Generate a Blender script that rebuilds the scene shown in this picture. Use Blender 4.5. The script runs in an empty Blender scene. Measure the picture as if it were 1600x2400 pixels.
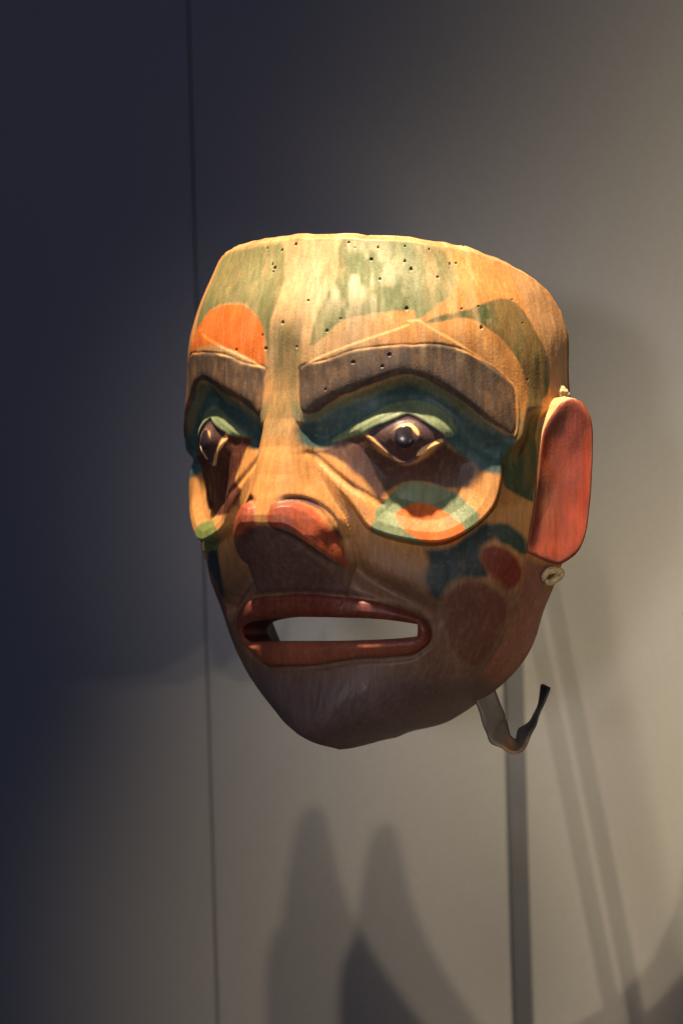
import bpy, bmesh, math, random
import numpy as np
from mathutils import Matrix, Vector

random.seed(4)
SC = bpy.context.scene
COL = SC.collection
R = math.radians

# ---------------------------------------------------------------- camera
EYE = 1.50                       # camera height, metres
ROLL = R(1.6)                    # the photographer held the camera slightly tilted
cam_d = bpy.data.cameras.new('camera')
cam = bpy.data.objects.new('camera', cam_d); COL.objects.link(cam)
cam_d.sensor_fit = 'VERTICAL'; cam_d.sensor_height = 36.0; cam_d.sensor_width = 24.0
cam_d.lens = 107.0
cam_d.clip_start = .05; cam_d.clip_end = 60
cam.matrix_world = Matrix(((math.cos(ROLL), math.sin(ROLL), 0, 0), (0, 0, -1, -1.6), (-math.sin(ROLL), math.cos(ROLL), 0, EYE), (0, 0, 0, 1))) 
cam_d.dof.use_dof = True; cam_d.dof.focus_distance = 1.525; cam_d.dof.aperture_fstop = 8.0
SC.camera = cam

# ---------------------------------------------------------------- dim bluish gallery air and the lamps
world = bpy.data.worlds.new('World'); SC.world = world; world.use_nodes = True
bg = world.node_tree.nodes['Background']
bg.inputs['Color'].default_value = (.75, .80, 1.1, 1); bg.inputs['Strength'].default_value = .012

def spot(name, loc, target, watts, color, size_deg, blend, radius):
    d = bpy.data.lights.new(name, 'SPOT'); o = bpy.data.objects.new(name, d); COL.objects.link(o)
    o.location = loc
    o.rotation_euler = (Vector(target) - Vector(loc)).to_track_quat('-Z', 'Y').to_euler()
    d.energy = watts; d.color = color; d.spot_size = R(size_deg); d.spot_blend = blend; d.shadow_soft_size = radius
    return o

YAW = R(35)                      # the mask looks to the left of the camera
FWD = Vector((-math.sin(YAW), -math.cos(YAW), 0))
SIDE = Vector((math.cos(YAW), -math.sin(YAW), 0))
MASK = Vector((.0244, 0, EYE))
el, az = R(74), R(5)
kd = FWD * math.cos(az) * math.cos(el) + SIDE * math.sin(az) * math.cos(el) + Vector((0, 0, math.sin(el)))
spot('track_spot', MASK + kd * 2.0, MASK + Vector((.045, 0, .045)), 780, (1.0, .78, .55), 11.6, .6, .045)
spot('wall_flood', (.53, -1.50, EYE - .20), (.68, .35, EYE - .06), 138, (1.0, .84, .59), 42.5, 1.0, .20)
spot('wall_spot', (.66, -1.50, EYE - .200), (.20, .35, EYE - .30), 22, (1.0, .84, .60), 25, 1.0, .010)
spot('wall_spot', (.565, -1.50, EYE - .174), (.18, .35, EYE - .30), 22, (1.0, .84, .60), 24, 1.0, .010)
spot('front_fill', (-.42, -2.1, EYE + .06), MASK + Vector((-.01, 0, 0)), 86, (1.0, .93, .93), 8.7, 1.0, .14)  # added fill aimed at the mask alone, no such fixture is seen
ga = bpy.data.lights.new('gallery_light', 'AREA'); go = bpy.data.objects.new('gallery_light', ga); COL.objects.link(go)
go.location = (-.9, -2.3, EYE + .9); go.rotation_euler = (MASK - Vector(go.location)).to_track_quat('-Z', 'Y').to_euler()
ga.shape = 'RECTANGLE'; ga.size = .9; ga.size_y = .6; ga.energy = 4.0; ga.color = (.28, .46, 1.0)

SC.view_settings.view_transform = 'Standard'; SC.view_settings.look = 'None'
SC.view_settings.exposure = 0; SC.view_settings.gamma = 1
SC.cycles.use_denoising = True
SC.cycles.max_bounces = 6

# outlines drawn on the mask: (s across the face from -1 to 1, height z in metres)
K = {
    'brow': [(0.0601,0.07206), (0.1379,0.07464), (0.2157,0.07933), (0.3348,0.08148), (0.368,0.08137), (0.4345,0.082), (0.5024,0.07945), (0.5494,0.07552), (0.5989,0.07005), (0.6399,0.06537), (0.6635,0.06129), (0.6659,0.0508), (0.6639,0.04181), (0.6503,0.03816), (0.6307,0.03929), (0.5597,0.04726), (0.4944,0.05615), (0.4304,0.0626), (0.3802,0.06656), (0.3448,0.06701), (0.2911,0.06425), (0.2318,0.05964), (0.1662,0.05606), (0.1197,0.05171), (0.0844,0.04844), (0.0706,0.04919), (0.0635,0.05184), (0.057,0.05919), (0.0586,0.06722)],
    'brow_field': [(0.0755,0.07284), (0.1562,0.07909), (0.269,0.08597), (0.3592,0.09149), (0.3581,0.09316), (0.3919,0.09368), (0.4149,0.09071), (0.5029,0.08157), (0.5996,0.07086), (0.6613,0.06291), (0.68,0.05074), (0.6643,0.03705), (0.6307,0.03929), (0.4564,0.06249), (0.3233,0.06897), (0.1662,0.05606), (0.0844,0.04844), (0.0635,0.05184), (0.0586,0.06722)],
    'groove': [(0.0627,0.03964), (0.1008,0.04487), (0.1662,0.05086), (0.2624,0.05678), (0.3398,0.06009), (0.3519,0.05958), (0.4042,0.05841), (0.4517,0.05419), (0.5041,0.04739), (0.5592,0.03942), (0.6004,0.03211)],
    'orb': [(0.07065,0.03892), (0.09985,0.04668), (0.17117,0.05404), (0.25985,0.06056), (0.33213,0.06469), (0.3843,0.06485), (0.43735,0.06119), (0.4984,0.05486), (0.55485,0.0472), (0.59495,0.03947), (0.6186,0.03263), (0.6308,0.02668), (0.63167,0.01997), (0.62433,0.01158), (0.60557,0.00248), (0.5637,-0.006), (0.50885,-0.01246), (0.4585,-0.01599), (0.40605,-0.01666), (0.34358,-0.01519), (0.28453,-0.01254), (0.24595,-0.00959), (0.22445,-0.00569), (0.20358,0.00076), (0.172,0.00921), (0.13167,0.01775), (0.09608,0.02511), (0.0745,0.03168)],
    'lid': [(0.1366,0.03556), (0.192,0.04194), (0.2401,0.04669), (0.2851,0.05151), (0.3399,0.05438), (0.3615,0.05484), (0.4049,0.05391), (0.4478,0.04993), (0.4815,0.04496), (0.4992,0.04024), (0.4911,0.03698), (0.4705,0.03612), (0.4512,0.03766), (0.4138,0.04406), (0.3816,0.04661), (0.3587,0.04741), (0.323,0.04578), (0.2781,0.04257), (0.2446,0.03933), (0.2418,0.03857), (0.1919,0.0362), (0.1522,0.03435)],
    'eye': [(0.2385,0.03861), (0.273,0.04175), (0.309,0.04442), (0.3414,0.04709), (0.3568,0.04766), (0.3842,0.04549), (0.4153,0.04221), (0.4398,0.03896), (0.456,0.03578), (0.446,0.03397), (0.4237,0.03209), (0.3952,0.02834), (0.376,0.02565), (0.3479,0.0235), (0.3265,0.02425), (0.3006,0.02834), (0.272,0.03322), (0.2475,0.03694)],
    'rim_in': [(0.2398,0.03867), (0.2515,0.03781), (0.2809,0.03288), (0.3096,0.02854), (0.3298,0.02563), (0.3462,0.02415), (0.3309,0.0236), (0.3159,0.02484), (0.292,0.02891), (0.2659,0.03299), (0.2441,0.0369)],
    'rim_out': [(0.3796,0.02719), (0.392,0.03018), (0.408,0.03177), (0.4301,0.03372), (0.4524,0.03478), (0.4405,0.03306), (0.4137,0.0303), (0.3951,0.02824)],
    'iris': [(0.304,0.03687), (0.3092,0.0395), (0.3243,0.04177), (0.3424,0.0431), (0.3603,0.04318), (0.3759,0.0414), (0.388,0.03839), (0.3866,0.03693), (0.3784,0.03781), (0.3727,0.03941), (0.3605,0.04085), (0.3431,0.04099), (0.328,0.03993), (0.3162,0.03772), (0.3085,0.03617)],
    'eye_c': (0.3484,0.03629),
    'eye_fold': [(0.0813,0.02842), (0.1073,0.02469), (0.1448,0.019), (0.192,0.01235), (0.2363,0.00761), (0.2751,0.00311)],
    'cheek_fold': [(0.164,-0.01481), (0.172,-0.02063), (0.1854,-0.02789), (0.2199,-0.03366), (0.272,-0.0386), (0.3322,-0.04322), (0.3907,-0.04742), (0.4329,-0.05159)],
    'wing': [(0.0214,-0.00013), (0.0306,0.00285), (0.059,0.00414), (0.084,0.00336), (0.111,0.00044), (0.136,-0.00429), (0.152,-0.01003), (0.16,-0.01582), (0.168,-0.02242), (0.1656,-0.02746), (0.1461,-0.02644), (0.1169,-0.02065), (0.0828,-0.01501), (0.05,-0.01102), (0.0213,-0.00778)],
    'nostril': [(0.0718,-0.01615), (0.0969,-0.02034), (0.1208,-0.02375), (0.1356,-0.02645)],
    'crescent': [(0.0205,0.00179), (0.0318,0.00429), (0.044,0.00635), (0.0649,0.00739), (0.084,0.00693), (0.1031,0.00466), (0.1219,0.00139), (0.1424,-0.00414), (0.16,-0.01045), (0.164,-0.01545), (0.156,-0.01333), (0.1408,-0.00511), (0.1237,-0.0009), (0.1059,0.00188), (0.084,0.00409), (0.0603,0.00437), (0.039,0.00368)],
    'lips': [(-0.3323,-0.05419), (-0.2897,-0.05013), (-0.2546,-0.04749), (-0.2035,-0.04527), (-0.0645,-0.04293), (0.0479,-0.04215), (0.146,-0.0436), (0.1897,-0.0443), (0.2737,-0.04678), (0.3315,-0.0491), (0.3925,-0.05273), (0.4269,-0.05647), (0.4391,-0.0609), (0.4363,-0.06545), (0.4155,-0.06925), (0.3884,-0.07185), (0.3003,-0.07324), (0.1943,-0.07414), (0.1116,-0.07623), (0.0202,-0.07827), (-0.1247,-0.07917), (-0.2141,-0.07914), (-0.2607,-0.07569), (-0.3144,-0.07231), (-0.3386,-0.06704), (-0.3533,-0.06093)],
    'hole': [(-0.3025,-0.06071), (-0.2334,-0.05713), (-0.0909,-0.05434), (0.0361,-0.05362), (0.1905,-0.05374), (0.2877,-0.05451), (0.3778,-0.05648), (0.3885,-0.05749), (0.3923,-0.06237), (0.3852,-0.06338), (0.2915,-0.06466), (0.1376,-0.06571), (0.0039,-0.06635), (-0.1735,-0.06697), (-0.2731,-0.06743), (-0.3119,-0.06456)],
    'p_green_fore': [(0.1803,0.13592), (0.1682,0.11755), (0.1253,0.10616), (0.1018,0.09399), (0.0822,0.081), (0.1364,0.08802), (0.1841,0.09439), (0.2952,0.09815), (0.3758,0.09811), (0.385,0.09437), (0.4282,0.09807), (0.4438,0.10214), (0.4836,0.10638), (0.5127,0.11296), (0.5235,0.11893), (0.5103,0.1248), (0.496,0.1298), (0.4079,0.13567)],
    'p_green_crescent': [(0.4067,0.09251), (0.4498,0.09563), (0.5675,0.10091), (0.634,0.1045), (0.6916,0.10486), (0.7251,0.10179), (0.7605,0.09465), (0.7893,0.08485), (0.8163,0.07603), (0.8304,0.06786), (0.8053,0.05954), (0.772,0.05441), (0.7839,0.04308), (0.7659,0.03649), (0.7765,0.02426), (0.7657,0.01829), (0.7476,0.01098), (0.7488,0.00354), (0.6915,0.00759), (0.6409,0.01174), (0.6316,0.01819), (0.6317,0.0271), (0.6048,0.0343), (0.645,0.03698), (0.6761,0.03859), (0.7045,0.05096), (0.7153,0.06309), (0.6878,0.07277), (0.6557,0.08082), (0.6051,0.08873), (0.5588,0.09415), (0.4908,0.09473), (0.4391,0.09384)],
    'p_edge': [(0.4969,0.13054), (0.5396,0.12902), (0.6281,0.12626), (0.7305,0.11935), (0.7533,0.1012), (0.7933,0.08739), (0.824,0.07359), (0.8382,0.06299), (1.0,0.06055), (1.0,0.07693), (0.9541,0.10104), (0.8342,0.11515), (0.6793,0.12576)],
    'p_teal': [(0.0556,0.04169), (0.0837,0.04726), (0.1683,0.05361), (0.2644,0.06071), (0.3417,0.06552), (0.3802,0.06587), (0.435,0.06181), (0.4992,0.05529), (0.5602,0.04703), (0.6314,0.0386), (0.6613,0.03614), (0.6408,0.02789), (0.6354,0.01814), (0.5962,0.01803), (0.56,0.02008), (0.5326,0.02457), (0.4662,0.03268), (0.3682,0.03903), (0.2771,0.03907), (0.2414,0.03752), (0.1478,0.03204), (0.0987,0.03119), (0.0675,0.03283), (0.056,0.03764)],
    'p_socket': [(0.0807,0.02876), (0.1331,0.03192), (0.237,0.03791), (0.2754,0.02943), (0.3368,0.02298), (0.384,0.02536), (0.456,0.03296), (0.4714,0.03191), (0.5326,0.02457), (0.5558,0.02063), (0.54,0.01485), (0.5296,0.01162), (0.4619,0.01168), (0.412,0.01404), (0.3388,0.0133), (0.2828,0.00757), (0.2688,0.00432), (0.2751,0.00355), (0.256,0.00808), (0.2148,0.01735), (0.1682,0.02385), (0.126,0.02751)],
    'p_green_u': [(0.2665,0.0011), (0.296,0.00678), (0.3438,0.0134), (0.3875,0.01513), (0.4319,0.01189), (0.4915,0.00847), (0.5211,0.00353), (0.5446,0.00029), (0.5571,-0.00504), (0.511,-0.0133), (0.4104,-0.01731), (0.3393,-0.01496), (0.2475,-0.01137), (0.2449,-0.00859), (0.2559,-0.00527)],
    'p_red_u': [(0.3129,-0.00166), (0.3284,0.0011), (0.3571,0.0034), (0.3916,0.00415), (0.4309,0.00241), (0.4681,-0.00167), (0.4848,-0.00453), (0.5071,-0.0093), (0.5099,-0.01295), (0.4808,-0.01675), (0.4253,-0.01761), (0.4,-0.01619), (0.3632,-0.01172), (0.3359,-0.00851), (0.3179,-0.00494)],
    'p_green_ov': [(0.6171,-0.00776), (0.6441,-0.00615), (0.6758,-0.00735), (0.7149,-0.01184), (0.7321,-0.01599), (0.7345,-0.02173), (0.7039,-0.0209), (0.672,-0.01835), (0.6393,-0.01668), (0.6177,-0.01262)],
    'p_red_ov': [(0.5875,-0.01917), (0.6284,-0.01799), (0.6726,-0.0204), (0.7187,-0.02667), (0.7369,-0.03408), (0.7037,-0.0394), (0.6558,-0.03636), (0.6072,-0.03056), (0.5831,-0.02409)],
    'p_teal_low': [(0.3959,-0.01919), (0.4509,-0.01791), (0.4918,-0.01635), (0.532,-0.01186), (0.5899,-0.00665), (0.6175,-0.00939), (0.6178,-0.01423), (0.584,-0.01838), (0.5801,-0.02486), (0.6015,-0.03143), (0.5696,-0.03304), (0.5162,-0.03381), (0.4802,-0.03707), (0.4528,-0.04441), (0.4151,-0.04199), (0.4019,-0.03384), (0.4117,-0.0257)],
    'p_low_ov': [(0.4724,-0.04808), (0.4877,-0.03993), (0.528,-0.03592), (0.5714,-0.03526), (0.6264,-0.03757), (0.6893,-0.04426), (0.7233,-0.05267), (0.7064,-0.06091), (0.6935,-0.07084), (0.6657,-0.07745), (0.5854,-0.07554), (0.5135,-0.06713), (0.4807,-0.0572)],
    'p_low_edge': [(0.7345,-0.02383), (0.815,-0.02644), (0.972,-0.03078), (0.8886,-0.04065), (1.0,-0.05323), (0.9651,-0.06839), (0.8949,-0.08366), (0.8193,-0.08748), (0.7348,-0.08279), (0.731,-0.07516), (0.7316,-0.06432), (0.7524,-0.05185), (0.743,-0.03777)],
    'p_olive': [(-0.0405,0.09317), (0.008,0.09448), (0.0533,0.09259), (0.0601,0.07206), (0.0603,0.05186), (0.0839,0.04766), (0.0505,0.04205), (0.0671,0.03301), (0.0323,0.03512), (-0.0436,0.03652), (-0.0581,0.04813), (-0.0478,0.05869), (-0.0443,0.07189)],
    'p_left_green': [(-0.4358,0.12896), (-0.381,0.13213), (-0.2417,0.13389), (-0.1111,0.1355), (-0.0427,0.13399), (-0.0246,0.11881), (-0.0322,0.10477), (-0.0395,0.09234), (-0.0478,0.07594), (-0.0648,0.08686), (-0.0859,0.09514), (-0.1191,0.10081), (-0.1691,0.10421), (-0.2518,0.10575), (-0.3165,0.10389), (-0.3754,0.09873), (-0.4295,0.09585), (-0.4309,0.10858), (-0.4377,0.12131)],
    'p_left_orange': [(-0.056,0.07603), (-0.0606,0.08433), (-0.0778,0.09263), (-0.1118,0.09941), (-0.1614,0.10367), (-0.2165,0.10528), (-0.2795,0.1053), (-0.3489,0.10266), (-0.3958,0.09631), (-0.4421,0.09003), (-0.4571,0.08424), (-0.3065,0.08495), (-0.2126,0.0838), (-0.148,0.07989), (-0.0678,0.0737)],
    'p_left_socket': [(-0.2629,0.03869), (-0.1853,0.03844), (-0.1365,0.03616), (-0.1588,0.03181), (-0.1794,0.02566), (-0.1908,0.01971), (-0.1921,0.01408), (-0.1617,0.01074), (-0.1836,0.0057), (-0.2032,0.0018), (-0.2338,-0.00176), (-0.3542,-0.00195), (-0.4476,0.00021), (-0.4919,0.00592), (-0.5227,0.01457), (-0.559,0.02335), (-0.6046,0.02971), (-0.3483,0.03112), (-0.2967,0.03433)],
    'p_left_green_ov': [(-0.5,-0.01068), (-0.4809,-0.00685), (-0.428,-0.00512), (-0.3227,-0.00657), (-0.277,-0.01084), (-0.3645,-0.01726), (-0.4141,-0.02014), (-0.6403,-0.02221), (-0.656,-0.01954)],
    'p_nose_shade': [(-0.0691,-0.00822), (-0.021,-0.0078), (0.0158,-0.0078), (0.0594,-0.00968), (0.094,-0.01346), (0.1253,-0.01828), (0.152,-0.02397), (0.1656,-0.02746), (0.1647,-0.03383), (0.1527,-0.0413), (0.0669,-0.04149), (-0.052,-0.04174), (-0.1969,-0.04311), (-0.1438,-0.03458), (-0.117,-0.02687), (-0.1208,-0.02104), (-0.0954,-0.01443)],
    'pits': [(-0.1141,0.13305), (-0.0441,0.13135), (-0.0594,0.13057), (-0.0638,0.12247), (-0.0763,0.12441), (-0.0682,0.12039), (-0.0536,0.10393), (-0.0113,0.09912), (0.0002,0.09419), (0.0744,0.1048), (0.0967,0.12885), (0.0081,0.13388), (-0.0706,0.08851), (-0.0564,0.08147), (-0.0402,0.08943), (0.0472,0.08165), (0.1357,0.08923), (0.1749,0.09499), (0.2033,0.12212), (0.1982,0.13349), (0.2183,0.13066), (0.2933,0.13078), (0.3721,0.12375), (0.3881,0.11973), (0.2919,0.11461), (0.3603,0.09978), (0.1793,0.06557), (0.3075,0.07685), (0.2102,0.07334), (0.1332,0.06012), (-0.0884,0.06058), (-0.1677,0.08158), (0.2871,0.07119), (0.2698,0.12478), (0.1124,0.08813), (0.3802,0.13155), (0.3728,0.12373), (0.4556,0.13005), (0.4976,0.12892), (0.5128,0.12262), (0.5349,0.12305), (0.4639,0.11571), (0.2917,0.11417), (0.3605,0.09979), (0.5175,0.09975), (0.5717,0.10133), (0.6493,0.10625), (0.7007,0.10526), (0.3079,0.07688), (0.289,0.07118), (0.7122,0.06132), (0.7158,0.06537), (0.7209,0.09343), (0.5679,0.09056)],
}

# ---------------------------------------------------------------- mask shape
# Mask frame: x = lateral, y = forward (out of the face), z = up, metres.
NS, NT = 601, 641
ARC = 0.165                     # metres of surface per unit of s

ZT = np.array([-.1300, -.1250, -.1215, -.1175, -.111, -.100, -.090, -.079, -.067, -.051, -.0375, -.0168, .0, .0175, .040, .063, .088, .109, .132, .150])
AT = np.array([0.0, .0000, .0085, .0160, .0320, .0520, .0680, .0800, .0875, .0935, .0990, .1055, .1080, .1080, .1050, .1030, .1030, .0990, .0900, .0825])
BT = np.array([0.0, .0400, .0610, .0710, .0765, .0768, .0750, .0728, .0725, .0760, .0805, .0880, .0910, .0915, .0898, .0865, .0870, .0880, .0850, .0800])
YBT = np.array([-.003, -.003, -.003, -.003, -.003, -.003, -.003, -.004, -.004, -.003, -.004, -.008, -.011, -.012, -.012, -.012, -.012, -.012, -.012, -.012])

def ss(e0, e1, x):
    t = np.clip((x - e0) / (e1 - e0), 0, 1)
    return t * t * (3 - 2 * t)

def smooth1(zq, vals, sig=.0045, sq=False):
    g = np.linspace(-.16, .18, 1361)
    v = vals ** 2 if sq else vals
    f = np.interp(g, ZT[1:], v[1:])
    if sq and v[1] == 0: f = np.where(g < ZT[1], (g - ZT[1]) * (v[2] - v[1]) / (ZT[2] - ZT[1]), f)
    k = np.exp(-.5 * (np.arange(-60, 61) * (g[1] - g[0]) / sig) ** 2); k /= k.sum()
    fs = np.convolve(np.pad(f, 60, mode='edge'), k, mode='valid')
    k2 = np.exp(-.5 * (np.arange(-60, 61) * (g[1] - g[0]) / .0016) ** 2); k2 /= k2.sum()
    f2 = np.convolve(np.pad(f, 60, mode='edge'), k2, mode='valid')
    w = ss(-.122, -.108, g)                     # the closing chin is smoothed less
    r = np.interp(zq, g, f2 * (1 - w) + fs * w)
    return np.sqrt(np.clip(r, 0, None)) if sq else r

def ztop(s):
    a = np.abs(s)
    return np.interp(a, [0, .2, .4, .6, .75, .85, .92, .97, 1.0], [.1395, .1385, .1365, .132, .1255, .119, .112, .104, .092])

def base(s, z):
    """outer surface before carving: position and horizontal outward normal"""
    a = smooth1(z, AT, sq=True); b = smooth1(z, BT, sq=True); yb = smooth1(z, YBT)
    ph = np.clip(s / .9, -1, 1) * math.pi / 2
    ex = np.clip((np.abs(s) - .9) / .1, 0, 1)
    x = a * np.sin(ph); y = b * np.cos(ph) + yb * ex
    nx = np.sin(ph) * np.maximum(b, 1e-4); ny = np.cos(ph) * np.maximum(a, 1e-4)
    l = np.sqrt(nx * nx + ny * ny) + 1e-9
    return x, y, nx / l, ny / l

def seg_dist(px, py, pts, closed):
    d = np.full(px.shape, 1e9); n = len(pts)
    for i in range(n if closed else n - 1):
        ax, ay = pts[i]; bx, by = pts[(i + 1) % n]
        ex, ey = bx - ax, by - ay
        t = np.clip(((px - ax) * ex + (py - ay) * ey) / (ex * ex + ey * ey + 1e-12), 0, 1)
        d = np.minimum(d, (px - ax - t * ex) ** 2 + (py - ay - t * ey) ** 2)
    return np.sqrt(d)

def curve(pts, closed, n=5):
    """Catmull-Rom refinement of a hand-drawn outline"""
    P = [tuple(p) for p in pts]; m = len(P); out = []
    for i in range(m if closed else m - 1):
        g = (lambda k: P[k % m]) if closed else (lambda k: P[min(max(k, 0), m - 1)])
        p0, p1, p2, p3 = g(i - 1), g(i), g(i + 1), g(i + 2)
        for j in range(n):
            t = j / n
            out.append(tuple(.5 * (2 * p1[k] + (p2[k] - p0[k]) * t + (2 * p0[k] - 5 * p1[k] + 4 * p2[k] - p3[k]) * t * t
                                   + (3 * p1[k] - p0[k] - 3 * p2[k] + p3[k]) * t ** 3) for k in (0, 1)))
    if not closed: out.append(P[-1])
    return out

def outline(pts, U, Z, margin=.03, n=3):
    """signed distance (m), positive inside"""
    p = curve([(a * ARC, b) for a, b in pts], True, n)
    xs = [q[0] for q in p]; ys = [q[1] for q in p]
    m = (U > min(xs) - margin) & (U < max(xs) + margin) & (Z > min(ys) - margin) & (Z < max(ys) + margin)
    out = np.full(U.shape, -margin)
    px, py = U[m], Z[m]
    ins = np.zeros(px.shape, bool)
    for i in range(len(p)):
        ax, ay = p[i]; bx, by = p[(i + 1) % len(p)]
        if ay != by:
            c = ((ay > py) != (by > py)) & (px < (bx - ax) * (py - ay) / (by - ay) + ax)
            ins ^= c
    d = seg_dist(px, py, p, True)
    out[m] = np.clip(np.where(ins, d, -d), -margin, None)
    return out

def stroke(pts, U, Z, margin=.03, n=4):
    """distance (m) to a drawn line"""
    p = curve([(a * ARC, b) for a, b in pts], False, n)
    xs = [q[0] for q in p]; ys = [q[1] for q in p]
    m = (U > min(xs) - margin) & (U < max(xs) + margin) & (Z > min(ys) - margin) & (Z < max(ys) + margin)
    out = np.full(U.shape, margin)
    out[m] = np.minimum(seg_dist(U[m], Z[m], p, False), margin)
    return out

def mir(pts):
    return [(-a, b) for a, b in pts]

def vnoise(U, Z, fu, fz, seed):
    """smooth value noise, frequency in cells per metre"""
    r = np.random.RandomState(seed).rand(256, 256)
    x = U * fu + 77.3; y = Z * fz + 51.7
    xi = np.floor(x).astype(int); yi = np.floor(y).astype(int)
    tx = x - xi; ty = y - yi; tx = tx * tx * (3 - 2 * tx); ty = ty * ty * (3 - 2 * ty)
    g = lambda i, j: r[i % 256, j % 256]
    return (g(xi, yi) * (1 - tx) + g(xi + 1, yi) * tx) * (1 - ty) + (g(xi, yi + 1) * (1 - tx) + g(xi + 1, yi + 1) * tx) * ty

def grid(ns=NS, nt=NT):
    s = np.linspace(-1, 1, ns)[:, None] * np.ones((1, nt))
    t = np.linspace(0, 1, nt)[None, :] ** 1.3 * np.ones((ns, 1))
    z = -.125 + (ztop(s) + .125) * t
    return s, z

HW = ([-.048, -.040, -.025, -.012, -.004, .004, .015, .028, .045, .06], [.024, .028, .0335, .035, .033, .028, .0215, .016, .013, .013])
HG = ([-.050, -.043, -.030, -.016, -.0095, -.006, -.002, .006, .018, .032, .046, .06], [0, .0015, .0075, .0150, .0195, .0215, .0210, .0175, .0105, .0045, .0010, 0])

def carve(S, Z, K):
    """carving depth (m, outward positive) and the signed distances of the carved shapes"""
    U = S * ARC
    x, y, nx, ny = base(S, Z)
    D = np.zeros(S.shape); R = {}
    sw = ss(.021, .007, np.abs(x)) * ss(.000, .040, Z) * ss(.125, .085, Z)
    # brow ridge and temples
    for sg in (1, -1):
        f = (lambda p: p) if sg > 0 else mir
        gd = stroke(f(K['groove']), U, Z, .05)
        bd = outline(f(K['brow']), U, Z, .06)
        g = sorted((abs(a) * ARC, b) for a, b in K['groove'])
        above = ss(.010, .020, Z - np.interp(np.abs(U), [p[0] for p in g], [p[1] for p in g]))
        od = outline(f(K['orb']), U, Z, .05)
        fd = outline(f(K['brow_field']), U, Z)
        sw = np.maximum(sw, ss(-.0145, -.0040, bd) * (1 - above) + ss(-.058, -.001, bd) * above)                       # swelling under the brow
        D += .0004 * ss(-.0006, .0006, fd)
        D += .0003 * ss(-.0005, .0007, bd) - .0003 * np.exp(-(bd / .0007) ** 2)      # brow with its cut outline
        # eye bowl with its lip
        low = ss(.047, .020, Z) * ss(.026, .048, np.abs(x))
        c = np.clip(od, 0, None)
        lip = np.interp(c, [0, .002, .006, .012, .020, .03], [.0016, .0024, .0008, -.0040, -.0080, -.0090])
        ins = ss(-.0012, .0010, od)
        D -= .0045 * low * ss(-.028, -.004, od) * (1 - ins) * ss(.012, .0, Z)
        away = ss(.006, .020, np.abs(x))
        D += away * ins * (low * lip + (1 - low) * np.interp(c, [0, .010, .02], [0, -.004, -.007]))
        D += away * -.0060 * np.exp(-(gd / .0060) ** 2)
        # eye mound, lid, eyeball opening
        ec = K['eye_c']; eu, ez = ec[0] * sg * ARC, ec[1]
        D += .0118 * np.exp(-((U - eu) / .026) ** 2 - ((Z - ez) / .016) ** 2)
        ld = outline(f(K['lid']), U, Z); ed = outline(f(K['eye']), U, Z)
        D += .0014 * ss(-.004, .006, ld)
        D += -.0006 * ss(-.0004, .0010, ed) + .0003 * np.exp(-((ed + .0010) / .0011) ** 2)
        for kk in ('rim_in', 'rim_out'):
            D += .0001 * ss(-.0003, .0005, outline(f(K[kk]), U, Z))
        pr = np.sqrt((U - eu) ** 2 + (Z - ez) ** 2)
        D += .0008 * ss(.0088, .0060, pr)
        # folds
        D += -.0012 * np.exp(-(stroke(f(K['eye_fold']), U, Z) / .0018) ** 2)
        cf = stroke(f(K['cheek_fold']), U, Z)
        D += -.0065 * np.exp(-(cf / .0048) ** 2)
        R[sg] = dict(above=above, brow=bd, orb=od, lid=ld, eye=ed, groove=gd, pr=pr, field=fd, fold=cf)
    D += .0076 * sw                                            # brow, glabella and root of the nose
    # nose
    hw = np.interp(Z, *HW); hg = np.interp(Z + .020 * ss(.010, .033, np.abs(x)), *HG)
    q = np.abs(x) / hw
    prof = .55 * (1 - ss(.10, 1.12, q)) + .45 * np.sqrt(np.clip(1 - q * q, 0, None))
    top = ss(.0, .04, Z)
    D = D + hg * prof * (1 - .0 * top)
    for sg in (1, -1):
        f = (lambda p: p) if sg > 0 else mir
        wd = outline(f(K['wing']), U, Z)
        D += .0032 * ss(-.0006, .0022, wd) - .0022 * np.exp(-((wd + .0018) / .0016) ** 2) * ss(-.020, -.004, Z) * ss(.004, .012, np.abs(x))
        D += -.0010 * np.exp(-(stroke(f(K['nostril']), U, Z) / .0016) ** 2)
        R[sg]['wing'] = wd
    # mouth
    ld = outline(K['lips'], U, Z); hd = outline(K['hole'], U, Z)
    t = np.clip(ld / .0085, 0, 1)
    D += .0038 * np.sqrt(np.clip(1 - (1 - t) ** 2, 0, 1)) - .0012 * np.exp(-((ld + .0014) / .0016) ** 2)
    e = np.clip(1 - (-hd) / .004, 0, 1)
    D -= .0022 * e * e * (hd < 0) + .0022 * (hd >= 0)
    R['lips'] = ld; R['hole'] = hd; R['noseq'] = q
    # rounded top arris
    tt = ztop(S) - Z
    D -= .0035 * ss(.0030, 0, tt)
    return D, R, (x, y, nx, ny)

# ---------------------------------------------------------------- materials
def lin(r, g, b):
    f = lambda c: c / 12.92 if c <= .04045 else ((c + .055) / 1.055) ** 2.4
    return np.array([f(r / 255), f(g / 255), f(b / 255)])

def nodes_of(name):
    m = bpy.data.materials.new(name); m.use_nodes = True
    nt = m.node_tree; b = nt.nodes['Principled BSDF']
    return m, nt, b

def nd(nt, kind, **kw):
    n = nt.nodes.new(kind)
    for k, v in kw.items():
        if k in n.inputs.keys(): n.inputs[k].default_value = v
        else: setattr(n, k, v)
    return n

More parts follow.
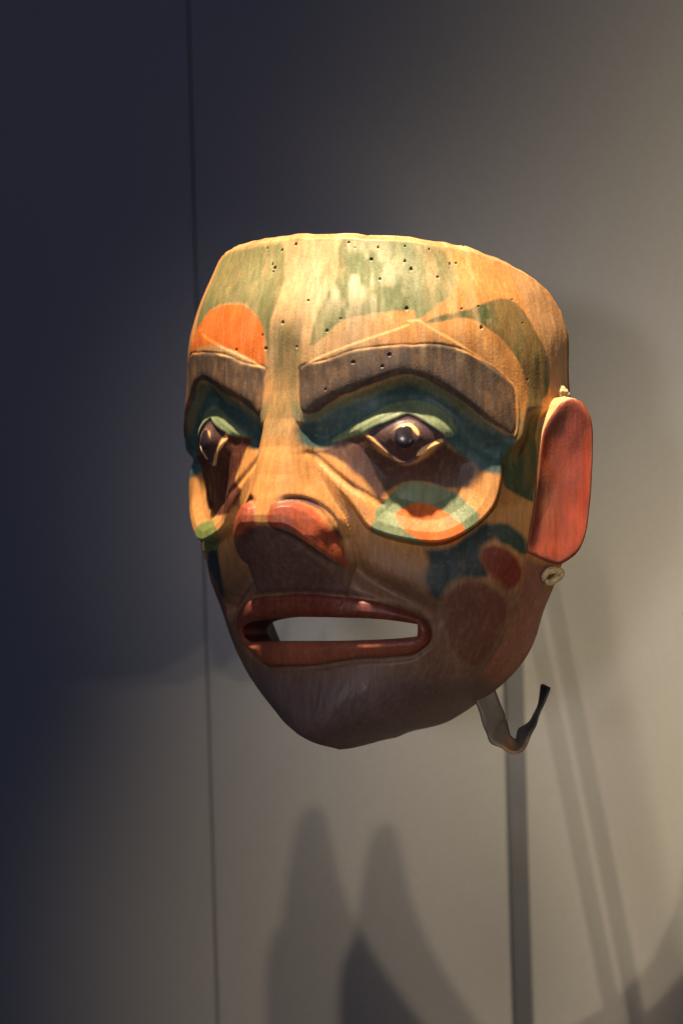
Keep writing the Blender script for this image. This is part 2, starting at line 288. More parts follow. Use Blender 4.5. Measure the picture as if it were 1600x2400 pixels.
def noise_tex(nt, scale_xyz, detail=4, rough=.55):
    tc = nd(nt, 'ShaderNodeTexCoord'); mp = nd(nt, 'ShaderNodeMapping')
    mp.inputs['Scale'].default_value = scale_xyz
    nt.links.new(tc.outputs['Object'], mp.inputs['Vector'])
    n = nd(nt, 'ShaderNodeTexNoise', Scale=1.0, Detail=detail, Roughness=rough)
    nt.links.new(mp.outputs['Vector'], n.inputs['Vector'])
    return n

def ramp(nt, src, p0, v0, p1, v1):
    r = nd(nt, 'ShaderNodeMapRange')
    r.inputs['From Min'].default_value = p0; r.inputs['From Max'].default_value = p1
    r.inputs['To Min'].default_value = v0; r.inputs['To Max'].default_value = v1
    nt.links.new(src, r.inputs['Value']); return r.outputs['Result']

def mul(nt, a, b):
    m = nd(nt, 'ShaderNodeMath', operation='MULTIPLY'); nt.links.new(a, m.inputs[0]); nt.links.new(b, m.inputs[1]); return m.outputs[0]

def painted_wood(name, color=None, rough=(.42, .62), grain=.22, bump=.22, coat=0.0, speck=.90):
    """old pigment on carved cedar: pigment colour, vertical grain, rubbed blotches, small scratches"""
    m, nt, b = nodes_of(name)
    g1 = noise_tex(nt, (520, 520, 34), 5, .6); g2 = noise_tex(nt, (48, 48, 30), 5, .6); g3 = noise_tex(nt, (900, 900, 700), 2, .5)
    f = mul(nt, ramp(nt, g1.outputs['Fac'], .3, 1 - grain, .7, 1 + grain), ramp(nt, g2.outputs['Fac'], .3, 1 - grain * .9, .7, 1 + grain * .8))
    f = mul(nt, f, ramp(nt, g3.outputs['Fac'], .25, speck, .6, 1.03))
    mx = nd(nt, 'ShaderNodeVectorMath', operation='SCALE')
    if color is None:
        at = nd(nt, 'ShaderNodeAttribute', attribute_name='paint'); nt.links.new(at.outputs['Color'], mx.inputs[0])
    else:
        mx.inputs[0].default_value = tuple(color)
    nt.links.new(f, mx.inputs['Scale']); nt.links.new(mx.outputs[0], b.inputs['Base Color'])
    nt.links.new(ramp(nt, g2.outputs['Fac'], .3, rough[0], .7, rough[1]), b.inputs['Roughness'])
    b.inputs['Specular IOR Level'].default_value = .32
    b.inputs['Coat Weight'].default_value = coat; b.inputs['Coat Roughness'].default_value = .3
    bp = nd(nt, 'ShaderNodeBump', Strength=bump, Distance=.0007)
    h = nd(nt, 'ShaderNodeMath', operation='ADD'); nt.links.new(g1.outputs['Fac'], h.inputs[0]); nt.links.new(g3.outputs['Fac'], h.inputs[1])
    nt.links.new(h.outputs[0], bp.inputs['Height']); nt.links.new(bp.outputs[0], b.inputs['Normal'])
    return m

M_FACE = painted_wood('painted_cedar', coat=.05)
M_BACK = painted_wood('bare_cedar_hollow', lin(92, 66, 46), (.6, .8))
M_EDGE = painted_wood('bare_cedar_edge', lin(196, 158, 108), (.5, .7))
M_PUPIL = painted_wood('black_gloss_paint', lin(50, 44, 46), (.17, .24), bump=.03)
M_CORD = painted_wood('twisted_fibre_cord', lin(205, 180, 130), (.7, .9), bump=.8)
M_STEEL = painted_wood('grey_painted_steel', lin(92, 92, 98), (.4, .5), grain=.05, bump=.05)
M_CARVED = painted_wood('dark_carved_wood', lin(96, 66, 48), (.5, .7))

def wall_mat():
    m, nt, b = nodes_of('matt_grey_wall_paint')
    n = noise_tex(nt, (3.2, 3.2, 2.0), 4); n2 = noise_tex(nt, (380, 380, 380), 3)
    f = mul(nt, ramp(nt, n.outputs['Fac'], .3, .95, .7, 1.05), ramp(nt, n2.outputs['Fac'], .3, .96, .7, 1.04))
    mx = nd(nt, 'ShaderNodeVectorMath', operation='SCALE'); mx.inputs[0].default_value = (.50, .48, .455)
    nt.links.new(f, mx.inputs['Scale']); nt.links.new(mx.outputs[0], b.inputs['Base Color'])
    b.inputs['Roughness'].default_value = .85; b.inputs['Specular IOR Level'].default_value = .2
    bp = nd(nt, 'ShaderNodeBump', Strength=.22, Distance=.0008); nt.links.new(n2.outputs['Fac'], bp.inputs['Height']); nt.links.new(bp.outputs[0], b.inputs['Normal'])
    return m
M_WALL = wall_mat()
M_FLOOR = painted_wood('dark_stained_floor', lin(52, 48, 46), (.6, .8), grain=.2)

# ---------------------------------------------------------------- helpers
def mesh_obj(name, verts, faces, mat, parent=None, smooth=True):
    me = bpy.data.meshes.new(name); me.from_pydata([tuple(v) for v in verts], [], [tuple(f) for f in faces]); me.update()
    if smooth: me.polygons.foreach_set('use_smooth', [True] * len(me.polygons))
    me.materials.append(mat)
    o = bpy.data.objects.new(name, me); COL.objects.link(o); o.parent = parent
    return o

def box(x0, x1, y0, y1, z0, z1, bev=0.0):
    bm = bmesh.new(); bmesh.ops.create_cube(bm, size=1)
    for v in bm.verts: v.co = ((x0 + x1) / 2 + v.co.x * (x1 - x0), (y0 + y1) / 2 + v.co.y * (y1 - y0), (z0 + z1) / 2 + v.co.z * (z1 - z0))
    if bev: bmesh.ops.bevel(bm, geom=bm.edges[:], offset=bev, segments=2, affect='EDGES')
    return bm

def bm_obj(name, bm, mat, parent=None, smooth=False):
    bmesh.ops.recalc_face_normals(bm, faces=bm.faces[:])
    me = bpy.data.meshes.new(name); bm.to_mesh(me); bm.free()
    if smooth: me.polygons.foreach_set('use_smooth', [True] * len(me.polygons))
    me.materials.append(mat)
    o = bpy.data.objects.new(name, me); COL.objects.link(o); o.parent = parent
    return o

def tube(path, radii, seg=12, closed_ends=True):
    """tube along a path with a radius for each point"""
    path = [Vector(p) for p in path]; vs, fs = [], []; n = len(path); up = Vector((.13, .21, .97)).normalized()
    for i, p in enumerate(path):
        t = (path[min(i + 1, n - 1)] - path[max(i - 1, 0)]).normalized()
        a = t.cross(up).normalized(); b = t.cross(a).normalized(); up = b.cross(t) if abs(t.dot(up)) > .95 else up
        for k in range(seg):
            q = 2 * math.pi * k / seg; vs.append(p + (a * math.cos(q) + b * math.sin(q)) * radii[i])
    for i in range(n - 1):
        for k in range(seg):
            fs.append((i * seg + k, i * seg + (k + 1) % seg, (i + 1) * seg + (k + 1) % seg, (i + 1) * seg + k))
    if closed_ends:
        fs.append(tuple(range(seg))[::-1]); fs.append(tuple((n - 1) * seg + k for k in range(seg)))
    return vs, fs

def tag(o, label, cat, group=None):
    o['label'] = label; o['category'] = cat
    if group: o['group'] = group

# ---------------------------------------------------------------- setting: case back wall in two panels, case floor
WALL_Y = .35; SEAM_X = -.0888; FLOOR_Z = EYE - .62
w = bm_obj('wall', box(-2.2, 2.4, WALL_Y + .03, WALL_Y + .06, FLOOR_Z, EYE + 1.6), M_WALL); w['kind'] = 'structure'
bm_obj('wall_panel', box(-2.2, SEAM_X - .0004, WALL_Y, WALL_Y + .028, FLOOR_Z, EYE + 1.6, .0012), M_WALL, w)
bm_obj('wall_panel', box(SEAM_X + .0004, 2.4, WALL_Y + .0006, WALL_Y + .028, FLOOR_Z, EYE + 1.6, .0012), M_WALL, w)
fl = bm_obj('floor', box(-2.2, 2.4, -1.1, WALL_Y + .06, FLOOR_Z - .04, FLOOR_Z - .004), M_FLOOR); fl['kind'] = 'structure'

# ---------------------------------------------------------------- the mask
mask = bpy.data.objects.new('wooden_mask', None); COL.objects.link(mask)
mask.matrix_world = Matrix.Translation(MASK) @ Matrix.Rotation(ROLL, 4, 'Y') @ Matrix.Rotation(-YAW, 4, 'Z')
mask.empty_display_size = .05
tag(mask, 'carved wooden face mask painted green, orange and brown with red ears', 'mask')

S, Z = grid()
# fit the mesh to the mouth opening
U = S * ARC
hd = outline(K['hole'], U, Z)
hc = (hd[:-1, :-1] + hd[1:, :-1] + hd[:-1, 1:] + hd[1:, 1:]) / 4
cut = hc > 0
touch_cut = np.zeros(S.shape, bool); touch_keep = np.zeros(S.shape, bool)
for di in (0, 1):
    for dj in (0, 1):
        touch_cut[di:NS - 1 + di, dj:NT - 1 + dj] |= cut
        touch_keep[di:NS - 1 + di, dj:NT - 1 + dj] |= ~cut
bd = touch_cut & touch_keep
gu = np.gradient(hd, axis=0) / np.gradient(U, axis=0); gz = np.gradient(hd, axis=1) / np.gradient(Z, axis=1)
gl = gu ** 2 + gz ** 2 + 1e-6
Un = np.where(bd, U - hd * gu / gl, U); Zn = np.where(bd, Z - hd * gz / gl, Z)
S = np.clip(Un / ARC, -1, 1); Z = Zn; U = Un

D, Q, (bx, by, nx, ny) = carve(S, Z, K)
# tool marks and worm holes
D += .00045 * (vnoise(U, Z, 95, 70, 3) - .5) + .0003 * (vnoise(U, Z, 260, 120, 5) - .5)
pit = np.zeros(S.shape)
for i, (ps, pz) in enumerate(K['pits']):
    if i % 4 == 2: continue
    r0 = (.00028, .00042, .00025, .00055, .00034)[i % 5]
    d = np.sqrt((U - ps * ARC) ** 2 + (Z - pz) ** 2)
    pit = np.maximum(pit, ss(r0 * 1.5, r0 * .6, d))
D -= .0018 * pit
nick = ss(.006, 0, ztop(S) - Z) * ((vnoise(U, Z * 0, 160, 1, 95) - .5) * .0010 - .0016 * ss(.78, .92, vnoise(U, Z * 0, 420, 1, 96)))
OX_, OY_, OZ_ = bx + nx * D, by + ny * D, Z + nick + ss(-.108, -.125, Z) * (.0022 + .0030 * ss(.040, -.004, by))

# ---- colour layers in laying order: pigment, with some glare and shade painted in
def wob(a, seed):
    return a + .0006 * (vnoise(U, Z, 330, 330, seed) - .5) + .0022 * (vnoise(U, Z, 90, 90, seed + 1) - .5)
C = np.zeros(S.shape + (3,)); C[:] = lin(192, 134, 74); C += (lin(188, 154, 110) - C) * (ss(.05, .09, Z) * ss(.06, .03, np.abs(U)))[..., None]
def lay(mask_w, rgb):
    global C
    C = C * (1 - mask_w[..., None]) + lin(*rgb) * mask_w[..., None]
def patch(key, rgb, soft=.0006, mirror=False, seed=10, wt=1.0, worn=0.0, wu=60, wz=28):
    pts = mir(K[key]) if mirror else K[key]
    m = ss(-soft, soft, wob(outline(pts, U, Z), seed)) * wt
    if worn: m = m * (1 - worn * ss(.45, .75, .6 * vnoise(U, Z, wu, wz, seed + 3) + .4 * vnoise(U, Z, wu * 5, wz * 3, seed + 4)))
    lay(m, rgb)
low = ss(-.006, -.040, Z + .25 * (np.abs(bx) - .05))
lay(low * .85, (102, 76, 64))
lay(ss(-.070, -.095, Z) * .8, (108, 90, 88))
wear_glare = np.exp(-(((U - .034) / .022) ** 2 + ((Z - .115) / .019) ** 2)) * 1.2
patch('p_green_fore', (108, 116, 78), .0010, seed=11, worn=.18)
lay(np.clip(wear_glare, 0, 1) * ss(.30, .62, .55 * vnoise(U, Z, 130, 60, 71) + .45 * vnoise(U, Z, 420, 160, 72)) * .70, (224, 206, 168))  # pale forehead spot: worn paint plus the key lamp's glare painted in
patch('p_green_crescent', (72, 82, 52), .0008, seed=12, worn=.3)
patch('p_left_green', (112, 114, 74), .0014, seed=13, worn=.15)
patch('p_left_orange', (210, 108, 46), .0006, seed=14, worn=.15)
patch('p_edge', (186, 140, 92), .002, seed=15)
patch('p_olive', (112, 102, 68), .006, seed=16, worn=.3)
for mr in (False, True):
    patch('p_teal', (62, 86, 82), .0016, mr, 20)
    sd = Q[-1 if mr else 1]['brow']; lay(ss(-.0062, -.0030, sd) * ss(.001, -.001, sd) * ss(.035, .045, Z) * (1 - Q[-1 if mr else 1]['above']) * .85, (112, 108, 76))
    patch('lid', (116, 128, 94), .0009, mr, 21)
    patch('p_teal_low', (44, 55, 55), .0024, mr, 24)
    patch('p_low_ov', (104, 62, 50), .0016, mr, 27, wt=.8)
    patch('p_low_edge', (142, 92, 72), .003, mr, 28)
patch('p_green_ov', (52, 68, 54), .0018, seed=25)
patch('p_red_ov', (122, 52, 37), .0018, seed=26)
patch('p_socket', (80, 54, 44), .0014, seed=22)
patch('p_green_u', (112, 124, 88), .0008, seed=29)
patch('p_red_u', (204, 100, 40), .0007, seed=30)
patch('p_left_socket', (86, 48, 34), .0010, seed=31)
patch('p_left_green_ov', (110, 122, 66), .001, seed=32)
for mr in (False, True):
    patch('wing', (156, 74, 46), .0008, mr, 34)
    patch('p_nose_shade', (100, 72, 62), .0012, mr, 33)  # brown over the wing's red: shade under the nose put into the colour
    patch('crescent', (92, 58, 54), .0007, mr, 35)
    patch('brow', (82, 67, 56), .0004, mr, 36, worn=.15, wu=120, wz=60)
    patch('eye', (74, 52, 52), .0004, mr, 37)
    patch('rim_in', (230, 176, 112), .0003, mr, 38)
    patch('rim_out', (230, 176, 112), .0003, mr, 39)
    patch('iris', (230, 176, 112), .0003, mr, 40)
patch('lips', (112, 52, 39), .0006, seed=41, worn=.15)
lay(ss(0, .001, Q['lips']) * ss(-.064, -.067, Z) * .7, (148, 82, 56))
lay(ss(.0042, .0022, ztop(S) - Z + .001 * (vnoise(U, Z, 200, 200, 50) - .5)), (168, 126, 78))     # raw wood arris
lay(ss(.975, .99, np.abs(S)), (120, 88, 62))
lay(ss(.50, .80, .6 * vnoise(U, Z, 62, 20, 91) + .4 * vnoise(U, Z, 300, 70, 92)) * .30 * ss(.062, .09, Z) * ss(-.035, .005, U), (208, 180, 134))
lay(pit * .85, (44, 28, 18))
chip = ss(.82, .86, vnoise(U, Z, 420, 300, 81) * (.75 + .35 * vnoise(U, Z, 60, 40, 82))) * .30
lay(chip * ss(.07, .08, Z), (176, 130, 84))
dust = ss(.62, .85, vnoise(U, Z, 700, 500, 61)) * .06
lay(dust, (190, 165, 130))

# ---- mesh pieces: the carved face is one skin, divided where the carver changed feature
part = np.zeros((NS - 1, NT - 1), int)                       # 0 face
mid = lambda a: (a[:-1, :-1] + a[1:, :-1] + a[:-1, 1:] + a[1:, 1:]) / 4
zc, xc = mid(OZ_), mid(bx)
part[(mid(Q['noseq']) < 1.0) & (zc > -.043) & (zc < .034)] = 1
for i, sg in enumerate((1, -1)):
    part[mid(Q[sg]['brow']) > 0] = 2 + i
    part[mid(Q[sg]['eye']) > -.0012] = 4 + i
part[mid(Q['lips']) > 0] = 6
part[cut] = -1
P3 = np.stack([OX_, -OY_, OZ_], -1)
gs = np.gradient(P3, axis=0); gt = np.gradient(P3, axis=1)
N3 = np.cross(gs, gt); N3 /= (np.linalg.norm(N3, axis=-1, keepdims=True) + 1e-12)
if N3[NS // 2, NT // 2, 1] > 0: N3 = -N3
idx = np.arange(NS * NT).reshape(NS, NT)
quads = np.stack([idx[:-1, :-1], idx[1:, :-1], idx[1:, 1:], idx[:-1, 1:]], -1)

def grid_mesh(name, qsel, P, N, Cc, mat, parent):
    used, inv = np.unique(qsel.ravel(), return_inverse=True)
    q = inv.reshape(-1, 4)
    me = bpy.data.meshes.new(name)
    me.vertices.add(len(used)); me.vertices.foreach_set('co', P.reshape(-1, 3)[used].astype(np.float32).ravel())
    me.loops.add(len(q) * 4); me.loops.foreach_set('vertex_index', q.astype(np.int32).ravel())
    me.polygons.add(len(q)); me.polygons.foreach_set('loop_start', np.arange(0, len(q) * 4, 4, dtype=np.int32))
    me.update(calc_edges=True)
    me.polygons.foreach_set('use_smooth', np.ones(len(q), bool))
    if Cc is not None:
        ca = me.color_attributes.new('paint', 'FLOAT_COLOR', 'POINT')
        c4 = np.concatenate([Cc.reshape(-1, 3)[used], np.ones((len(used), 1))], 1).astype(np.float32)
        ca.data.foreach_set('color', c4.ravel())
    me.materials.append(mat)
    if N is not None:
        me.normals_split_custom_set_from_vertices(N.reshape(-1, 3)[used].tolist())
    o = bpy.data.objects.new(name, me); COL.objects.link(o); o.parent = parent
    return o

names = ['face', 'nose', 'eyebrow', 'eyebrow', 'eye', 'eye', 'lips']
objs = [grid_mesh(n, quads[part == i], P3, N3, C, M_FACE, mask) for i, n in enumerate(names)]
# hollow back with its rims
T = .0105 + np.clip(-D, 0, None) + .002
ix = np.sign(bx) * np.clip(np.abs(bx) - T * np.abs(nx), 0, None)
iy = by - T * ny
iz = Z + .011 * ss(-.098, -.125, Z) + ss(-.108, -.125, Z) * (.0022 + .0030 * ss(.040, -.004, by))
IN = np.stack([ix, -iy, iz], -1)
PV = np.concatenate([P3.reshape(-1, 3), IN.reshape(-1, 3)]); off = NS * NT
keep = ~cut
bq = [quads[keep][:, ::-1] + off]
def rim(a, b): return np.stack([a, b, b + off, a + off], -1)
bq.append(rim(idx[:-1, -1], idx[1:, -1])); bq.append(rim(idx[0, 1:], idx[0, :-1])); bq.append(rim(idx[-1, :-1], idx[-1, 1:]))
v = np.argwhere(cut[1:, :] != cut[:-1, :]); i, j = v[:, 0] + 1, v[:, 1]
bq.append(rim(idx[i, j], idx[i, j + 1]))
v = np.argwhere(cut[:, 1:] != cut[:, :-1]); i, j = v[:, 0], v[:, 1] + 1
bq.append(rim(idx[i, j], idx[i + 1, j]))
# rim walls get their own points so that the arris stays crisp
wallq = np.concatenate(bq[1:])
LIPRED = np.zeros(PV.shape); LIPRED[:] = lin(66, 48, 36)
LIPRED[:off][touch_cut.ravel()] = lin(84, 36, 28); LIPRED[off:][touch_cut.ravel()] = lin(52, 32, 26)
LIPRED[:off][~touch_cut.ravel()] = lin(190, 145, 92)
grid_mesh('hollow_back', bq[0], PV, None, LIPRED * .9, M_FACE, mask)
grid_mesh('rim', wallq, PV, None, LIPRED, M_FACE, mask)

# pupils: glossy domes set in the eyes
def surf(s, z):
    k = np.argmin((S - s) ** 2 + ((Z - z) * 8) ** 2); i, j = np.unravel_index(k, S.shape)
    return Vector(P3[i, j]), Vector(N3[i, j])
for sg in (1, -1):
    p, n = surf(K['eye_c'][0] * sg, K['eye_c'][1])
    n = (n + Vector((0, 0, .05))).normalized()
    bm = bmesh.new(); bmesh.ops.create_uvsphere(bm, u_segments=36, v_segments=22, radius=1)
    rot = n.to_track_quat('Z', 'Y').to_matrix()
    for vtx in bm.verts:
        c = vtx.co; vtx.co = p - n * .0012 + rot @ Vector((c.x * .0055, c.y * .0055, c.z * .0014))
    bm_obj('pupil', bm, M_PUPIL, mask, True)

# ears: thick red plates with a dished face and bare wooden sides (outline in millimetres, across and up)
EAR = [(0, 0), (1.2, 7.4), (3.7, 24.5), (5.1, 36.8), (6.6, 49.0), (8.1, 58.8), (10.5, 64.7), (13.5, 69.6), (16.9, 74.0), (20.8, 76.3), (25.3, 76.0),
       (28.2, 74.0), (30.7, 70.1), (32.4, 65.7), (33.1, 58.8), (32.9, 44.1), (31.9, 27.0), (30.2, 12.3), (28.2, 4.9), (25.3, -.5), (21.3, -3.9), (16.4, -6.4), (12.5, -5.9), (8.6, -4.4), (3.7, -2.0)]
def make_ear(sg):
    turn = YAW if sg > 0 else R(62)
    ol = curve(EAR, True, 4); n = len(ol)
    cx, cz = 16.5, 34.0
    ix_, iy_ = math.cos(turn), -math.sin(turn)                 # across the plate, in mask x / forward
    dx_, dy_ = math.sin(turn), math.cos(turn)                  # plate normal, in mask x / forward
    def pt(wd, h, dep):
        x = .1023 + (wd * ix_ + dep * dx_) * .001; y = .0279 + (wd * iy_ + dep * dy_) * .001
        return (sg * x, -y, -.0205 + h * .001)
    rings = [(1.0, -.9), (.985, -.25), (.955, 0), (.92, -.08), (.88, -.25), (.80, -.8), (.70, -1.3), (.60, -1.75), (.50, -2.05), (.40, -2.25), (.28, -2.4), (.15, -2.5)]
    vs, fs = [], []
    for k, (sc, dep) in enumerate(rings):
        for (wd, h) in ol:
            a, b = cx + (wd - cx) * sc, cz + (h - cz) * sc
            cutm = float(vnoise(np.array(a), np.array(b), .16, .09, 44)) - .5
            vs.append(pt(a, b, dep + (.9 * cutm if k > 1 else .25 * cutm)))
    vs.append(pt(cx, cz, -2.55))
    for k in range(len(rings) - 1):
        for i in range(n): fs.append((k * n + i, k * n + (i + 1) % n, (k + 1) * n + (i + 1) % n, (k + 1) * n + i))
    for i in range(n): fs.append(((len(rings) - 1) * n + i, (len(rings) - 1) * n + (i + 1) % n, len(vs) - 1))
    ear = mesh_obj('ear', vs, fs, M_FACE, mask)
    cols = []
    for k, (sc, dep) in enumerate(rings + [(0, 0)]):
        for (wd, h) in (ol if k < len(rings) else [(cx, cz)]):
            a, b = cx + (wd - cx) * sc, cz + (h - cz) * sc
            c = lin(138, 54, 26)
            f = lambda w, rgb: c * (1 - w) + lin(*rgb) * w
            c = f(.75 * math.exp(-((a - 9) / 7) ** 2 - ((b - 30) / 20) ** 2), (112, 68, 46))
            c = f(.38 * min(max((b - 56) / 12, 0), 1), (92, 40, 28))
            c = f(.5 * math.exp(-((a - 30) / 5) ** 2 - ((b - 22) / 24) ** 2), (160, 56, 28))
            c = f(.35 * random.random() ** 2, (96, 44, 30))
            if k < 3: c = f(.45 * random.random(), (150, 96, 64))
            cols.append((*(c * .98), 1.0))
    ca = ear.data.color_attributes.new('paint', 'FLOAT_COLOR', 'POINT'); ca.data.foreach_set('color', [q for c in cols for q in c])
    bm = bmesh.new(); bm.from_mesh(ear.data); bmesh.ops.recalc_face_normals(bm, faces=bm.faces[:]); bm.to_mesh(ear.data); bm.free()
    vs, fs = [], []
    back = [(1.0, -.9, 0, 0), (1.0, -3.0, -1.0, .5), (.99, -8.0, -3.0, 1.6), (.95, -16.0, -6.5, 3.0), (.86, -22.0, -9.5, 3.5), (.4, -24.0, -10, 3.0)]
    for sc, dep, ox, oz in back:
        for (wd, h) in ol:
            tp = ss(20, 75, np.array(h)); vs.append(pt(cx + (wd - cx) * sc + ox * float(tp), cz + (h - cz) * sc + oz * float(tp), dep))
    for k in range(len(back) - 1):
        for i in range(n): fs.append((k * n + i, (k + 1) * n + i, (k + 1) * n + (i + 1) % n, k * n + (i + 1) % n))
    fs.append(tuple((len(back) - 1) * n + i for i in range(n)))
    e = mesh_obj('ear_edge', vs, fs, M_EDGE, ear)
    bm = bmesh.new(); bm.from_mesh(e.data); bmesh.ops.recalc_face_normals(bm, faces=bm.faces[:]); bm.to_mesh(e.data); bm.free()
make_ear(1); make_ear(-1)

# cord knots through the edge holes
def knot(c, pts, rad):
    path = [Vector(c) + Vector(p) * .001 for p in curve3(pts, 6)]
    n = len(path); rr = [rad * (.75 + .25 * math.sin(math.pi * i / (n - 1)) + .07 * math.sin(i * 1.9)) for i in range(n)]
    vs, fs = tube(path, rr, 12)
    return mesh_obj('cord_knot', vs, fs, M_CORD, mask)
def curve3(pts, n):
    P = [Vector(p) for p in pts]; m = len(P); out = []
    for i in range(m - 1):
        p0, p1, p2, p3 = P[max(i - 1, 0)], P[i], P[i + 1], P[min(i + 2, m - 1)]
        for j in range(n):
            t = j / n; out.append(.5 * (2 * p1 + (p2 - p0) * t + (2 * p0 - 5 * p1 + 4 * p2 - p3) * t * t + (3 * p1 - p0 - 3 * p2 + p3) * t ** 3))
    out.append(P[-1]); return out
def vp(off_r, dep, z):                                     # a point by its place across and towards the mask's left-front
    c, s = math.cos(YAW), math.sin(YAW)
    return (off_r * c + dep * s, -(dep * c - off_r * s), z)
def vv(a, d, z):
    p = vp(a, d, z); return p
knot(vp(.0850, .058, .0592), [vv(-4, 0, -1), vv(-2, 1, 2.2), vv(1, 2, 2.6), vv(3.4, 1, .6), vv(4.4, 0, -2.0), vv(2.2, 2.4, -2.2), vv(0, 3, -.4), vv(2, 3, 1), vv(4, 1, -.6)], .0021)
knot(vp(.0812, .070, -.0335), [vv(-3.5, -2, -1), vv(-3.6, .5, 1.0), vv(-1.6, 1.5, 3.2), vv(1.6, 1.5, 3.6), vv(4.4, .5, 2.6), vv(3.6, 1.8, .4), vv(1.4, 2.4, -1.2), vv(-1, 2, -2.6), vv(-2.6, 1.0, -2.2)], .0019)

# leather chin strap, hanging and twisted
def strap():
    k = .1913 / 4544
    A = [(230, 330, .034), (340, 640, .035), (395, 840, .036), (450, 1000, .037), (600, 1068, .037), (770, 1108, .036), (880, 1040, .033), (1000, 860, .030), (1085, 640, .028), (1172, 335, .026)]
    B = [(460, 230, .030), (565, 520, .029), (630, 690, .028), (662, 745, .027), (712, 930, .026), (790, 1020, .021), (850, 880, .016), (975, 745, .014), (1062, 565, .014), (1140, 318, .016)]
    f = lambda q: Vector(vp((1060 + q[0] * .1913 - 800) / 4544 - .0244, q[2], (1200 - 1550 - q[1] * .1913) / 4544))
    a = curve3([f(q) for q in A], 5); b = curve3([f(q) for q in B], 5); m = 7
    vs, fs = [], []
    for i in range(len(a)):
        for j in range(m):
            t = j / (m - 1); p = a[i].lerp(b[i], t); nn = (b[i] - a[i]).cross(a[min(i + 1, len(a) - 1)] - a[max(i - 1, 0)]).normalized()
            vs.append(p + nn * (.0010 * math.sin(math.pi * t + i * .3) + .0003 * math.sin(i * .9 + t * 3)))
    for i in range(len(a) - 1):
        for j in range(m - 1): fs.append((i * m + j, i * m + j + 1, (i + 1) * m + j + 1, (i + 1) * m + j))
    o = mesh_obj('strap', vs, fs, M_FACE, mask)
    cols = []
    for i in range(len(a)):
        for j in range(m):
            q = i / (len(a) - 1); t = j / (m - 1)
            c = lin(104, 96, 88)
            if q > .36: c = c + (lin(176, 128, 84) - c) * float(ss(.36, .5, np.array(q)) * ss(.75, .35, np.array(q + t * .15)))
            if q > .6: c = c + (lin(48, 42, 34) - c) * float(ss(.68, .82, np.array(q)))
            cols += [*c, 1.0]
    o.data.color_attributes.new('paint', 'FLOAT_COLOR', 'POINT').data.foreach_set('color', cols)
    so = o.modifiers.new('thickness', 'SOLIDIFY'); so.thickness = .0014; so.offset = 0
strap()

# ---------------------------------------------------------------- wall bracket that carries the mask
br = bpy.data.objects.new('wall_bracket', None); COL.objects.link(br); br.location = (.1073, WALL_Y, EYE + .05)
tag(br, 'flat grey-blue steel bar on the wall with a slim arm behind the mask', 'bracket')
vs, fs = tube([(0, -.004, 0), (-.004, -.20, 0), (-.030, -.255, .004), (-.065, -.320, .012), (-.100, -.375, .022), (-.1288, -.4155, .030)], [.004] * 6, 12); mesh_obj('arm', vs, fs, M_STEEL, br)
bm_obj('bar', box(-.0060, .0060, -.0042, .0004, FLOOR_Z - EYE - .05, .055, .0008), M_STEEL, br)  # flat bar put where a dark vertical stripe runs down the wall
bm_obj('collar', box(-.010, .010, -.012, -.0004, -.012, .012, .002), M_STEEL, br)

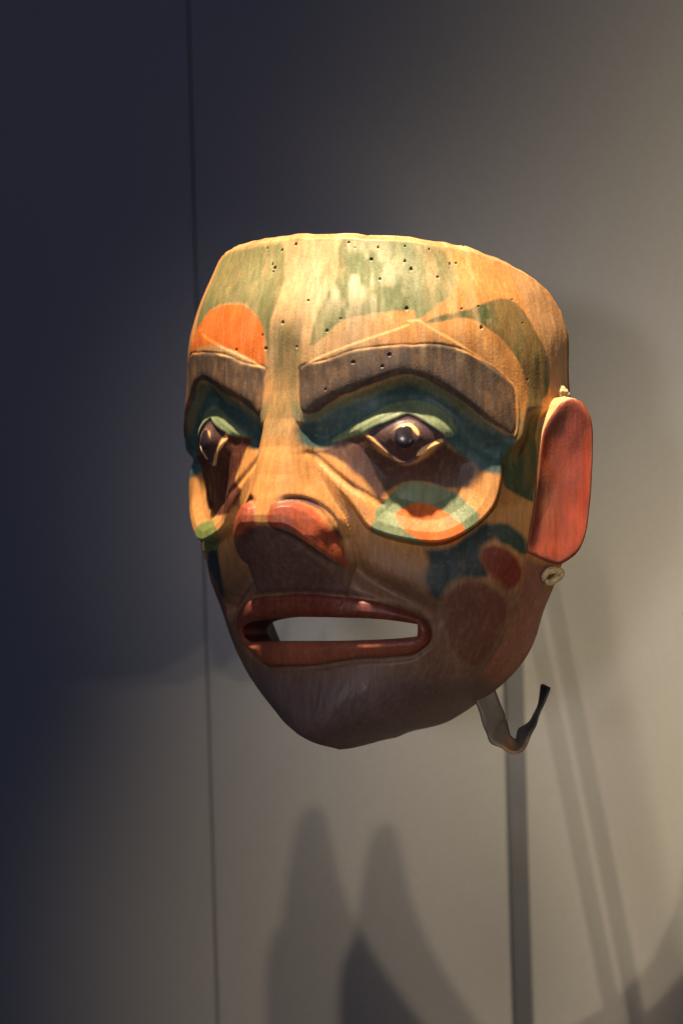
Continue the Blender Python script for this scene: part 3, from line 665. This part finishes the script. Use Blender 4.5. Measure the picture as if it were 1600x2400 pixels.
# ---------------------------------------------------------------- neighbouring exhibits (just beyond the frame; the photograph shows their shadows)
def lathe(prof, seg=40):
    vs, fs = [], []
    for r, z in prof:
        for k in range(seg): vs.append((r * math.cos(2 * math.pi * k / seg), r * math.sin(2 * math.pi * k / seg), z))
    for i in range(len(prof) - 1):
        for k in range(seg): fs.append((i * seg + k, i * seg + (k + 1) % seg, (i + 1) * seg + (k + 1) % seg, (i + 1) * seg + k))
    return vs, fs
def prism_loft(name, prof, base_loc, turn, mat):
    vs, fs = [], []; seg = 28; c, s = math.cos(turn), math.sin(turn)
    for (z, l, r) in prof:
        m, h = (l + r) / 2, (r - l) / 2
        for k in range(seg):
            q = 2 * math.pi * k / seg; x = m + h * math.cos(q); y = (.35 * h + .004) * math.sin(q)
            vs.append((x * c - y * s, x * s + y * c, z))
    n = len(prof)
    for i in range(n - 1):
        for k in range(seg): fs.append((i * seg + k, i * seg + (k + 1) % seg, (i + 1) * seg + (k + 1) % seg, (i + 1) * seg + k))
    fs.append(tuple(range(seg))[::-1]); fs.append(tuple((n - 1) * seg + k for k in range(seg)))
    o = mesh_obj(name, vs, fs, mat); o.location = base_loc; return o
H = EYE - .1916 - FLOOR_Z
prof = [(0, -.060, .150), (H - .30, -.045, .120), (H - .20, -.030, .090), (H - .1018, -.0226, .0452), (H - .0898, -.0225, .0368), (H - .0742, -.0223, .0269), (H - .0636, -.0212, .0212),
        (H - .0566, -.0191, .0177), (H - .0509, -.0156, .0152), (H - .0460, -.0141, .0131), (H - .0318, -.0124, .0088), (H - .0141, -.0092, .0060), (H - .0065, -.0074, .0046), (H - .0025, -.0048, .0030), (H, -.0010, .0006)]
fin = prism_loft('carved_finial', prof, (.1994, -.25, FLOOR_Z), R(20), M_CARVED)
tag(fin, 'dark carved wooden finial tapering to a rounded tip, standing before the steel prong', 'carving')
hat = bpy.data.objects.new('display_stand', None); COL.objects.link(hat); hat.location = (.2873, .09, FLOOR_Z)
tag(hat, 'thin slanting grey steel prong rising from a round foot beside the carved finial', 'stand')
vs, fs = tube([(0, 0, .003), (-.0955, 0, .56)], [.0045] * 2, 16); mesh_obj('prong', vs, fs, M_STEEL, hat)
vs, fs = lathe([(.0005, .006), (.06, .006), (.064, .003), (.064, 0)]); mesh_obj('base', vs, fs, M_STEEL, hat)
z0 = EYE - FLOOR_Z
vs, fs = lathe([(.001, z0 - .140), (.018, z0 - .143), (.027, z0 - .155), (.031, z0 - .18), (.033, z0 - .206), (.042, z0 - .2487), (.055, z0 - .2754), (.0705, z0 - .291), (.080, z0 - .2985), (.097, z0 - .308), (.115, z0 - .33), (.12, z0 - .37), (.12, 0)])
ht = mesh_obj('carved_pedestal', vs, fs, M_CARVED); ht.location = (.3356, 0, FLOOR_Z)
tag(ht, 'flared round wooden pedestal with a narrow domed top', 'pedestal')
